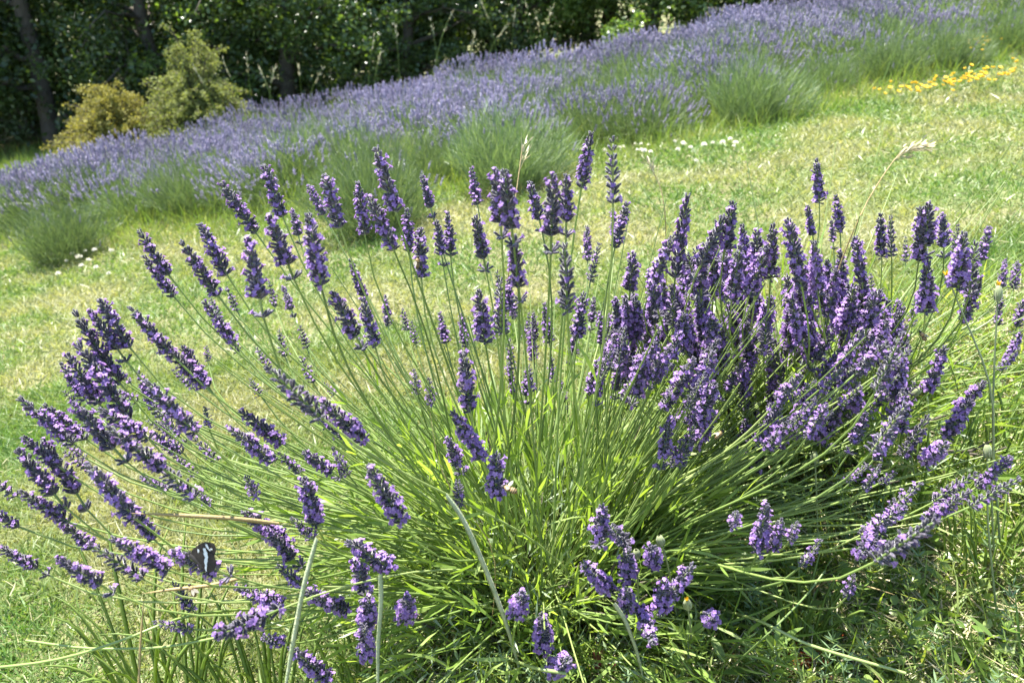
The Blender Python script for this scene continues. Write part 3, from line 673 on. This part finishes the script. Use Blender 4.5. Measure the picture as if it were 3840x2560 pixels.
for p in P:
    hh = rng.uniform(.04, .11); top = p + np.array([rng.normal() * .012, rng.normal() * .012, hh]); k = int(hh / .013)
    q = np.repeat(np.linspace(p, top, k + 1)[1:], 6, 0); m = len(q); a = np.tile(np.arange(6) * 1.047, k) + np.repeat(np.arange(k) * .5, 6)
    blades(M, q, np.stack([np.cos(a), np.sin(a), np.full(m, .6)], 1), rng.uniform(.010, .017, m), np.full(m, .0027), np.zeros((m, 3)), seg=2, mi=0 if rng.random() < .6 else 2, shape='leaf')
P, d = scatter(22000, -.6, 1.9, .55, 1.8, 350, right_zone); n = len(P); P[:, 2] += rng.uniform(.004, .03, n)   # straw litter
a = rng.uniform(0, 6.283, n); blades(M, P, np.stack([np.cos(a), np.sin(a), rng.normal(.1, .15, n)], 1), rng.uniform(.02, .07, n), rng.uniform(.0012, .0028, n), rng.normal(size=(n, 3)) * .1, seg=2, mi=3)
P = np.array([ground_at(random.gauss(2960, 90), random.gauss(2490, 40)) for _ in range(130)]); n = len(P); P[:, 2] += rng.uniform(0, .02, n)
a = rng.uniform(0, 6.283, n); blades(M, P, np.stack([np.cos(a), np.sin(a), rng.uniform(.2, .9, n)], 1), rng.uniform(.008, .016, n), rng.uniform(.003, .005, n), rng.normal(size=(n, 3)) * .1, seg=3, mi=4, shape='leaf')
o = link('ground_cover', M.build('ground_cover', [m_grass, m_weed, m_weedgrey, m_straw, m_red])); tag(o, 'weeds, grass and straw litter on the ground around the lavender foot', 'weeds', kind='stuff')

# ---------------------------------------------------------------- single grass blades and tufts
def ribbon(pts, width, mt, thick=.0004, k=14, twist=0.0):
    pts = np.asarray(pts, float); t = np.linspace(0, 1, len(pts)); s = np.linspace(0, 1, k)
    c = np.stack([np.interp(s, t, pts[:, j]) for j in range(3)], 1)
    for _ in range(2): c[1:-1] = (c[:-2] + 2 * c[1:-1] + c[2:]) / 4
    T = unit(np.gradient(c, axis=0)); view = unit(c - EYE); a = unit(np.cross(T, view)); nn = np.cross(T, a)
    th = twist * s[:, None]; a = a * np.cos(th) + nn * np.sin(th); nn = np.cross(T, a)
    w = np.asarray(width(s) if callable(width) else np.full(k, width))[:, None] * .5
    V = np.concatenate([c - a * w, c + nn * w * .16, c + a * w, c + nn * (w * .16 + thick)], 0)
    F = []
    for i in range(k - 1):
        for q in range(4):
            F.append((q * k + i, q * k + i + 1, ((q + 1) % 4) * k + i + 1, ((q + 1) % 4) * k + i))
    M = Mesh(); M.add(V, F); return M.build('blade', mt, True)
def S(x, y, dep): return at(x * W0 / 2352, y * W0 / 2352, dep)
def foot(x, y, lift=0.0): return ground_at(x * W0 / 2352, y * W0 / 2352, lift)
taper = lambda w: (lambda s: w * np.interp(s, [0, .1, .7, 1], [.7, 1, .85, .08]))
cut = lambda w: (lambda s: w * np.interp(s, [0, .3, .97, 1], [.45, .9, 1.1, .9]))
def blade(name, pts, w, mt, label, **kw):
    b = np.array(pts[0], float); me = ribbon(np.array(pts) , w, mt, **kw)
    me.transform(Matrix.Translation(-Vector(b))); o = link(name, me); o.location = b; tag(o, label, 'grass'); return o
blade('long_grass', [foot(1200, 1566), S(1168, 1440, .88), S(1105, 1280, .80), S(1062, 1185, .77), S(1024, 1136, .75)], cut(.0058), m_bluegrass, 'long pale silvery cut blade rising before the middle of the bush', twist=.9)
blade('long_grass', [S(652, 1600, .80), S(672, 1480, .775), S(698, 1340, .75), S(728, 1235, .73)], cut(.0052), m_bluegrass, 'pale cut blade leaning upright before the left side of the bush', twist=-.8)
blade('long_grass', [S(868, 1600, .84), S(868, 1480, .82), S(876, 1380, .80), S(874, 1318, .79)], cut(.0046), m_bluegrass, 'short pale upright blade between two hanging spikes')
blade('long_grass', [foot(1482, 1580), S(1462, 1490, .90), S(1435, 1420, .87), S(1410, 1385, .85)], cut(.0044), m_bluegrass, 'pale bent blade below the spikes at the bush front')
blade('long_grass', [S(640, 1202, .84), S(540, 1190, .80), S(420, 1183, .78), S(300, 1178, .76)], taper(.0045), m_dryblade, 'brown dry blade lying level across the stems')
blade('long_grass', [S(560, 1325, .86), S(480, 1345, .84), S(400, 1352, .83), S(330, 1362, .83)], taper(.004), m_dryblade, 'yellowing blade lying along the lowest stems')
blade('long_grass', [S(318, 1590, .80), S(322, 1480, .79), S(331, 1370, .78)], taper(.0024), m_dryblade, 'thin brown dry stalk beside the tall green blade')
blade('long_grass', [foot(1820, 1400, .004), S(1900, 1325, 1.12), S(1990, 1345, 1.08), S(2055, 1365, 1.06)], taper(.0035), m_dryblade, 'pale straw lying over the weeds at right')
blade('long_grass', [foot(1120, 1500), S(1150, 1260, .98), S(1010, 1100, .95), S(980, 890, .95)], taper(.0012), m_dryblade, 'hair thin reddish straw standing in the bush')
def tuft(cx, cy, nb, hgt, wd, seed, label, lean=(0, 0), sp=.05):
    r = np.random.default_rng(seed); o = empty('grass_tuft', (cx, cy, float(zg(cx, cy)))); b0 = np.array(o.location)
    for i in range(nb):
        a = r.uniform(0, 6.283); rr = sp * math.sqrt(r.random()); p = b0 + [math.cos(a) * rr, math.sin(a) * rr, 0]; h = hgt * r.uniform(.45, 1.05)
        out = np.array([math.cos(a) * .35 + lean[0], math.sin(a) * .35 + lean[1], 0]) + r.normal(size=3) * [.12, .12, 0]
        pts = [p, p + out * h * .25 + [0, 0, h * .45], p + out * h * .6 + np.array([0, 0, h * .82]), p + out * h * 1.05 + np.array([0, 0, h * r.uniform(.75, 1.05)])]
        me = ribbon(np.array(pts), taper(wd * r.uniform(.6, 1.15)), m_grass, k=9, twist=r.uniform(-.9, .9)); me.transform(Matrix.Translation(-Vector(b0)))
        link('blade', me, o)
    tag(o, label, 'grass'); return o
def tuft_at(px, py, *a, **k): g = ground_at(px, py); return tuft(g[0], g[1], *a, **k)
tuft_at(700, 2720, 26, .26, .0060, 1, 'tuft of broad dark blades rising before the left of the bush')
tuft_at(1000, 2700, 26, .27, .0058, 2, 'tuft of broad blades under the lowest hanging spikes')
tuft_at(1350, 2640, 22, .22, .005, 3, 'tuft of bluish blades in the shade before the bush')
tuft_at(560, 2700, 9, .34, .0062, 4, 'sparse tall tuft with one straight dark blade', sp=.02)
tuft_at(3010, 2420, 30, .13, .0050, 5, 'spreading tuft of pointed blades right of the round lavender head', sp=.03)
tuft_at(3700, 2150, 30, .16, .004, 6, 'thin bladed tuft behind the weeds at the bush side', sp=.06)
tuft_at(3500, 1900, 40, .2, .004, 7, 'long bladed tuft among the right stems of the dense bush', (.2, .1), sp=.09)
tuft_at(3800, 1750, 40, .2, .004, 8, 'long bladed tuft at the outer edge of the dense bush', (.2, .1), sp=.09)
# leafy seedlings with lance-shaped leaves
def seedling(px, py, h, seed, label):
    r = np.random.default_rng(seed); g = ground_at(px, py); o = empty('seedling', g); M = Mesh()
    st = np.array([[0, 0, 0], [.003, 0, h * .5], [.0, .0, h]]); tube(M, st, [.0016, .0014, .001], 5); link('stem', M.build('stem', m_hairstem, True), o)
    for i in range(14):
        f = .35 + .65 * i / 13; a = i * 2.4; p = np.array([0, 0, h * f]); D = np.array([math.cos(a) * .75, math.sin(a) * .75, .9 + f * .5])
        M = Mesh(); blades(M, p[None], D[None], np.array([h * r.uniform(.42, .6)]), np.array([h * .085]), np.array([[math.cos(a) * .15, math.sin(a) * .15, -.15]]), seg=5, shape='leaf'); link('leaf', M.build('leaf', m_weed), o)
    tag(o, label, 'seedling')
seedling(2100, 2545, .095, 1, 'bright leafy seedling with lance leaves in the shade before the bush')
seedling(2560, 2560, .085, 2, 'leafy seedling under the round lavender head')
seedling(2880, 2600, .085, 3, 'leafy seedling by the reddish leaves on the ground')
seedling(3380, 2480, .07, 4, 'leafy seedling standing in the weeds at right')
# trailing bare stems at the bush foot
def runner(pts, rad, label, mt=m_stem):
    pts = np.array(pts); k = np.linspace(0, 1, 16); t = np.linspace(0, 1, len(pts)); c = np.stack([np.interp(k, t, pts[:, j]) for j in range(3)], 1)
    for _ in range(3): c[1:-1] = (c[:-2] + 2 * c[1:-1] + c[2:]) / 4
    M = Mesh(); tube(M, c - c[0], rad, 6); o = link('trailing_stem', M.build('trailing_stem', mt, True)); o.location = c[0]; tag(o, label, 'stem')
runner([foot(760, 1400, .02), S(450, 1395, .93), S(290, 1470, .9), S(120, 1520, .9), S(-40, 1535, .9)], .0016, 'long bare stem trailing out over the lawn at the left')
runner([S(560, 1450, .92), S(380, 1488, .92), S(200, 1490, .92), S(60, 1470, .93)], .0014, 'thin bare stem trailing level over the lawn')
runner([foot(1660, 1400, .03), S(1750, 1425, .95), S(1850, 1480, .92), S(2080, 1545, .9)], .0017, 'long bare stem arching down over the weeds at right')
runner([foot(1640, 1566), S(1760, 1460, .93), S(1850, 1370, .98), S(1895, 1310, 1.0)], .0013, 'straight thin stem rising from the weeds towards the spikes')
runner([foot(1140, 1500, .01), S(1230, 1535, .88), S(1300, 1545, .88)], .002, 'thick pale stem lying on the shaded ground')

# yellow-budded weed stalks
def bud_stalk(points, L, opened, label, rad=.0012):
    pts = np.array(points); b0 = pts[0].copy(); o = empty('bud_stalk', b0); k = np.linspace(0, 1, 14); t = np.linspace(0, 1, len(pts))
    c = np.stack([np.interp(k, t, pts[:, j]) for j in range(3)], 1)
    for _ in range(2): c[1:-1] = (c[:-2] + 2 * c[1:-1] + c[2:]) / 4
    M = Mesh(); tube(M, c - b0, np.linspace(rad * 1.3, rad * .8, 14), 6); link('stem', M.build('stem', m_hairstem, True), o)
    d = unit(c[-1] - c[-2]); e = c[-1] - b0; M = Mesh()
    lathe(M, [(0, .0012), (.12, .0042), (.4, .0052), (.7, .0044), (.92, .0032), (1, .0018)], e - d * .001, e + d * L, 10)
    for i in range(14):
        a = rand_dirs(1)[0]; s = unit(np.cross(d, a)); blades(M, (e + s * .0042)[None], (d + s * .12)[None], np.array([L * .75]), np.array([.0028]), -s[None] * .12, seg=3, shape='leaf')
    bd = link('bud', M.build('bud', m_bud, True), o)
    if opened:
        M = Mesh(); 
        for i in range(12):
            s = unit(np.cross(d, rand_dirs(1)[0])); blades(M, (e + d * L * .85)[None], (d + s * .25)[None], np.array([L * .5]), np.array([.0022]), s[None] * .1, seg=2)
        link('petals', M.build('petals', m_yellow), bd)
    tag(o, label, 'weed')
bud_stalk([foot(2285, 1300), S(2275, 1130, 1.05), S(2290, 900, 1.0), S(2215, 730, .98), S(2186, 660, .97)], .018, True, 'hairy stalk with a half open yellow bud above the dense bush')
bud_stalk([foot(2300, 1290), S(2278, 1000, 1.08), S(2285, 800, 1.06), S(2292, 690, 1.05)], .020, True, 'straight hairy stalk with bright yellow bud tip at the outer spikes')
bud_stalk([foot(2110, 1150), S(2075, 950, 1.18), S(2045, 860, 1.16), S(2042, 845, 1.16)], .016, True, 'stalk with narrow orange tipped bud among violet spikes')
bud_stalk([foot(2020, 1200), S(2060, 960, 1.1), S(2085, 915, 1.08), S(2098, 905, 1.07)], .015, False, 'closed pale green bud nodding on a bent stalk')
bud_stalk([foot(1590, 1500), S(1585, 1430, .96), S(1580, 1395, .94)], .016, True, 'short yellow tipped bud beside the round lavender head')
bud_stalk([foot(1470, 1500), S(1465, 1330, .95), S(1462, 1280, .93)], .013, False, 'round closed bud between small lavender heads')
bud_stalk([foot(1560, 1450), S(1535, 1300, .95), S(1520, 1250, .94)], .013, False, 'pale closed bud above the small lavender heads')
bud_stalk([foot(1880, 1300), S(1875, 1120, 1.1), S(1872, 1060, 1.09)], .015, False, 'pale fuzzy bud in front of the right stems')
bud_stalk([foot(2290, 1420), S(2268, 1200, 1.0), S(2268, 1050, .98)], .017, False, 'thick fuzzy bud on the tall weed beside the outermost spikes')
# dry oat-like grass with nodding panicle
def oat(points, label, npan, plen):
    pts = np.array(points); b0 = pts[0].copy(); o = empty('dry_grass', b0); k = np.linspace(0, 1, 18); t = np.linspace(0, 1, len(pts))
    c = np.stack([np.interp(k, t, pts[:, j]) for j in range(3)], 1)
    for _ in range(2): c[1:-1] = (c[:-2] + 2 * c[1:-1] + c[2:]) / 4
    M = Mesh(); tube(M, c - b0, np.linspace(.0013, .0007, 18), 5); link('stem', M.build('stem', m_dryblade, True), o)
    M = Mesh()
    for i in range(npan):
        f = rng.uniform(17 - plen, 17); j = min(16, int(f)); p = c[j] + (c[j + 1] - c[j]) * (f - j) - b0; T = unit(c[j + 1] - c[j])
        e = unit(T * 1.2 + rng.normal(size=3) * .35 + [0.25, 0, -.05]); q = p + e * rng.uniform(.003, .022)
        blades(M, q[None], e[None], np.array([rng.uniform(.009, .014)]), np.array([.0030]), rng.normal(size=(1, 3)) * .1, seg=3, shape='leaf')
        tube(M, [p, q], .0003, 3)
    link('panicle', M.build('panicle', m_straw), o); tag(o, label, 'grass')
oat([foot(1870, 900), S(1900, 680, 1.25), S(1975, 490, 1.22), S(2030, 400, 1.22), S(2070, 345, 1.22), S(2115, 338, 1.22)], 'tall dry grass with nodding pale seed head above the dense bush', 110, 5)
oat([foot(1150, 900), S(1175, 520, 1.15), S(1192, 400, 1.15), S(1200, 335, 1.15)], 'thin dry grass stalk rising among the upright spikes', 14, 5)
oat([foot(1530, 900), S(1530, 500, 1.5), S(1518, 430, 1.5), S(1490, 375, 1.5)], 'dry grass with a slim bent head over the lawn', 26, 4)
# dark red brome
def brome(px, py, h, label):
    g = ground_at(px, py); o = empty('brome_grass', g); M = Mesh(); tube(M, [(0, 0, 0), (.002, 0, h * .3), (.0, 0, h * .5)], .0008, 5); link('stem', M.build('stem', m_brome, True), o)
    M = Mesh(); n = 46; a = rng.uniform(0, 6.283, n); p = np.stack([np.zeros(n), np.zeros(n), rng.uniform(.3, .55, n) * h], 1)
    blades(M, p, np.stack([np.cos(a) * .22, np.sin(a) * .22, np.ones(n)], 1), rng.uniform(.25, .55, n) * h, np.full(n, .0016), np.zeros((n, 3)), seg=2); link('seed_head', M.build('seed_head', m_brome), o); tag(o, label, 'grass')
brome(2235, 2590, .085, 'dark red feathery seed head in the shade before the bush')
brome(2290, 2600, .07, 'smaller dark red seed head beside the feathery one')

# ================================================================== BUTTERFLY AND BEES
def Zp(x, y, dep): return at(600 + x / 5.2275, 1950 + y / 5.2275, dep)
DB = .752
def butterfly():
    b0 = Zp(880, 980, DB); o = empty('butterfly', b0); tag(o, 'dark brown butterfly with white wing band perched on a violet spike', 'butterfly')
    fore = [(600, 640), (640, 570), (700, 520), (780, 455), (880, 427), (990, 432), (1060, 467), (1095, 540), (1090, 610), (1065, 690), (960, 760), (800, 760), (660, 700)]
    hind = [(610, 650), (700, 600), (860, 610), (1000, 650), (1062, 690), (1078, 760), (1092, 800), (1108, 860), (1075, 920), (1055, 970), (1030, 1005), (960, 1025), (900, 1010), (820, 940), (700, 820), (630, 730)]
    band = [(838, 552), (862, 545), (892, 548), (905, 600), (928, 640), (930, 680), (944, 720), (930, 760), (934, 800), (918, 850), (920, 900), (912, 960), (916, 1008), (896, 985), (880, 940), (884, 880), (868, 830), (866, 780), (886, 720), (872, 680), (848, 650), (856, 600)]
    upper = [(885, 455), (925, 475), (945, 520), (1000, 540), (1032, 562), (1020, 580), (985, 575), (992, 602), (950, 580), (912, 535), (895, 500)]
    small = [(732, 562), (760, 566), (770, 600), (752, 640), (736, 620)]
    spot = [(975 + 22 * math.cos(a), 540 + 26 * math.sin(a)) for a in np.linspace(0, 6.283, 13)[:-1]]
    back = unit(ray(760, 2090)); sidev = np.array([.25, .0, 0])
    def poly(name, ol, dep, mt, parent, th=.00015, curve=True):
        c = np.mean(ol, 0); n = len(ol); dp = lambda x, y: dep + (.000004 * (x - 600) + .000003 * (y - 640)) + .0000000 * x
        f = [Zp(x, y, dp(x, y)) - b0 for x, y in ol]; ce = Zp(c[0], c[1], dp(c[0], c[1]) - (.0006 if curve else 0)) - b0
        V = np.array(f + [ce]); Vb = V + back * th
        F = [(i, (i + 1) % n, n) for i in range(n)] + [(n + 1 + (i + 1) % n, n + 1 + i, 2 * n + 1) for i in range(n)]
        M = Mesh(); M.add(np.vstack([V, Vb]), F); M.add(np.vstack([V[:n], Vb[:n]]), [(i, n + i, n + (i + 1) % n, (i + 1) % n) for i in range(n)])
        return link(name, M.build(name, mt), parent)
    fw = poly('forewing', fore, DB + .0016, m_wing, o); hw = poly('hindwing', hind, DB + .0004, m_wing, o)
    poly('wing_band', band, DB - .0012, m_wband, hw, curve=False); poly('wing_band', upper, DB - .0002, m_wband, fw, curve=False); poly('wing_band', small, DB - .0012, m_wband, hw, curve=False)
    poly('eye_spot', spot, DB - .0008, m_wing, fw, curve=False)
    poly('forewing', [(x + 6, y - 4) for x, y in fore], DB + .0042, m_wing, o); poly('hindwing', [(x + 8, y - 2) for x, y in hind], DB + .0036, m_wing, o)
    M = Mesh(); h = Zp(560, 600, DB + .002) - b0; t = Zp(610, 690, DB + .002) - b0; e = Zp(850, 960, DB + .002) - b0
    lathe(M, [(0, .0004), (.15, .0016), (.6, .0018), (1, .0016)], h, t + (t - h) * .1, 8); lathe(M, [(0, .0018), (.2, .0026), (.5, .0018), (1, .0005)], t - (t - h) * .3, e, 8); link('body', M.build('body', m_ins, True), o)
    for q in (-1, 1):
        M = Mesh(); a = h; b = Zp(500 - q * 15, 480 + q * 40, DB + .002 + q * .003) - b0; tube(M, [a, (a + b) / 2 + [0, 0, .001], b], [.0002, .0002, .0005], 4); link('antenna', M.build('antenna', m_ins), o)
    for i in range(4):
        M = Mesh(); a = t + (e - t) * .12 * i; b = Zp(590 + i * 45, 770 + i * 35, DB + .001) - b0; tube(M, [a, (a + b) / 2 + [.0012, 0, .001], b], .00025, 4); link('leg', M.build('leg', m_ins), o)
butterfly()
def bee(px, py, dep, d, label, open_wings=False, s=1.0):
    P = at(px, py, dep); o = empty('bee', P); d = unit(np.array(d, float)); side = unit(np.cross(d, [0, 0, 1])); up = np.cross(side, d)
    M = Mesh(); lathe(M, [(0, .0003), (.3, .0017), (.7, .0018), (1, .0008)], d * .003, d * .0062, 8); link('head', M.build('head', m_ins, True), o)
    M = Mesh(); lathe(M, [(0, .001), (.3, .0026), (.7, .0027), (1, .0012)], -d * .0022, d * .0034, 9)
    n = 160; q = rand_dirs(n); blades(M, q * .0024, q, np.full(n, .0012), np.full(n, .0004), q * 0, seg=1); link('thorax', M.build('thorax', m_fur, True), o)
    M = Mesh(); prof = [(0, .0014), (.2, .0027), (.45, .003), (.7, .0025), (.9, .0014), (1, .0003)]; A0 = -d * .002; B0 = -d * .0095 - up * .0015
    ts = np.linspace(0, 1, 9); 
    for i in range(8): lathe(M, [(0, np.interp(ts[i], *zip(*prof))), (1, np.interp(ts[i + 1], *zip(*prof)))], A0 + (B0 - A0) * ts[i], A0 + (B0 - A0) * ts[i + 1], 9, i % 2)
    link('abdomen', M.build('abdomen', [m_ins, m_fur], True), o)
    for sg in (-1, 1):
        M = Mesh(); wd = unit(side * sg * (1.3 if open_wings else .45) - d * (.25 if open_wings else 1) + up * .35)
        blades(M, (up * .002)[None], wd[None], np.array([.0085]), np.array([.0034]), np.zeros((1, 3)), seg=5, shape='leaf', side=unit(np.cross(wd, up))[None]); link('wing', M.build('wing', m_beewing), o)
    for i in range(6):
        M = Mesh(); sg = 1 if i % 2 else -1; a = d * (.002 - .0018 * (i // 2)); tube(M, [a, a + side * sg * .003 - up * .001, a + side * sg * .0035 - up * .004], .0003, 4); link('leg', M.build('leg', m_ins), o)
    o.scale = (s, s, s); tag(o, label, 'bee')
bee(718, 2207, .83, (-.4, .3, .7), 'bee clinging to a grey spike below the butterfly')
bee(1905, 1830, .80, (-.8, .3, .1), 'furry brown bee hovering beside a spike at the bush front', True, 1.1)
bee(1566, 978, .95, (.2, .2, 1), 'bee climbing a thin spike above the open lawn')
bee(3459, 1255, 1.02, (-.5, .3, .6), 'bee on a spike of the dense bush near the nodding bud')
bee(2700, 1625, 1.0, (.6, .3, .4), 'bee under a full spike at the middle of the dense bush')

print('stalks', A.count, B.count, 'lawn', n_lawn)
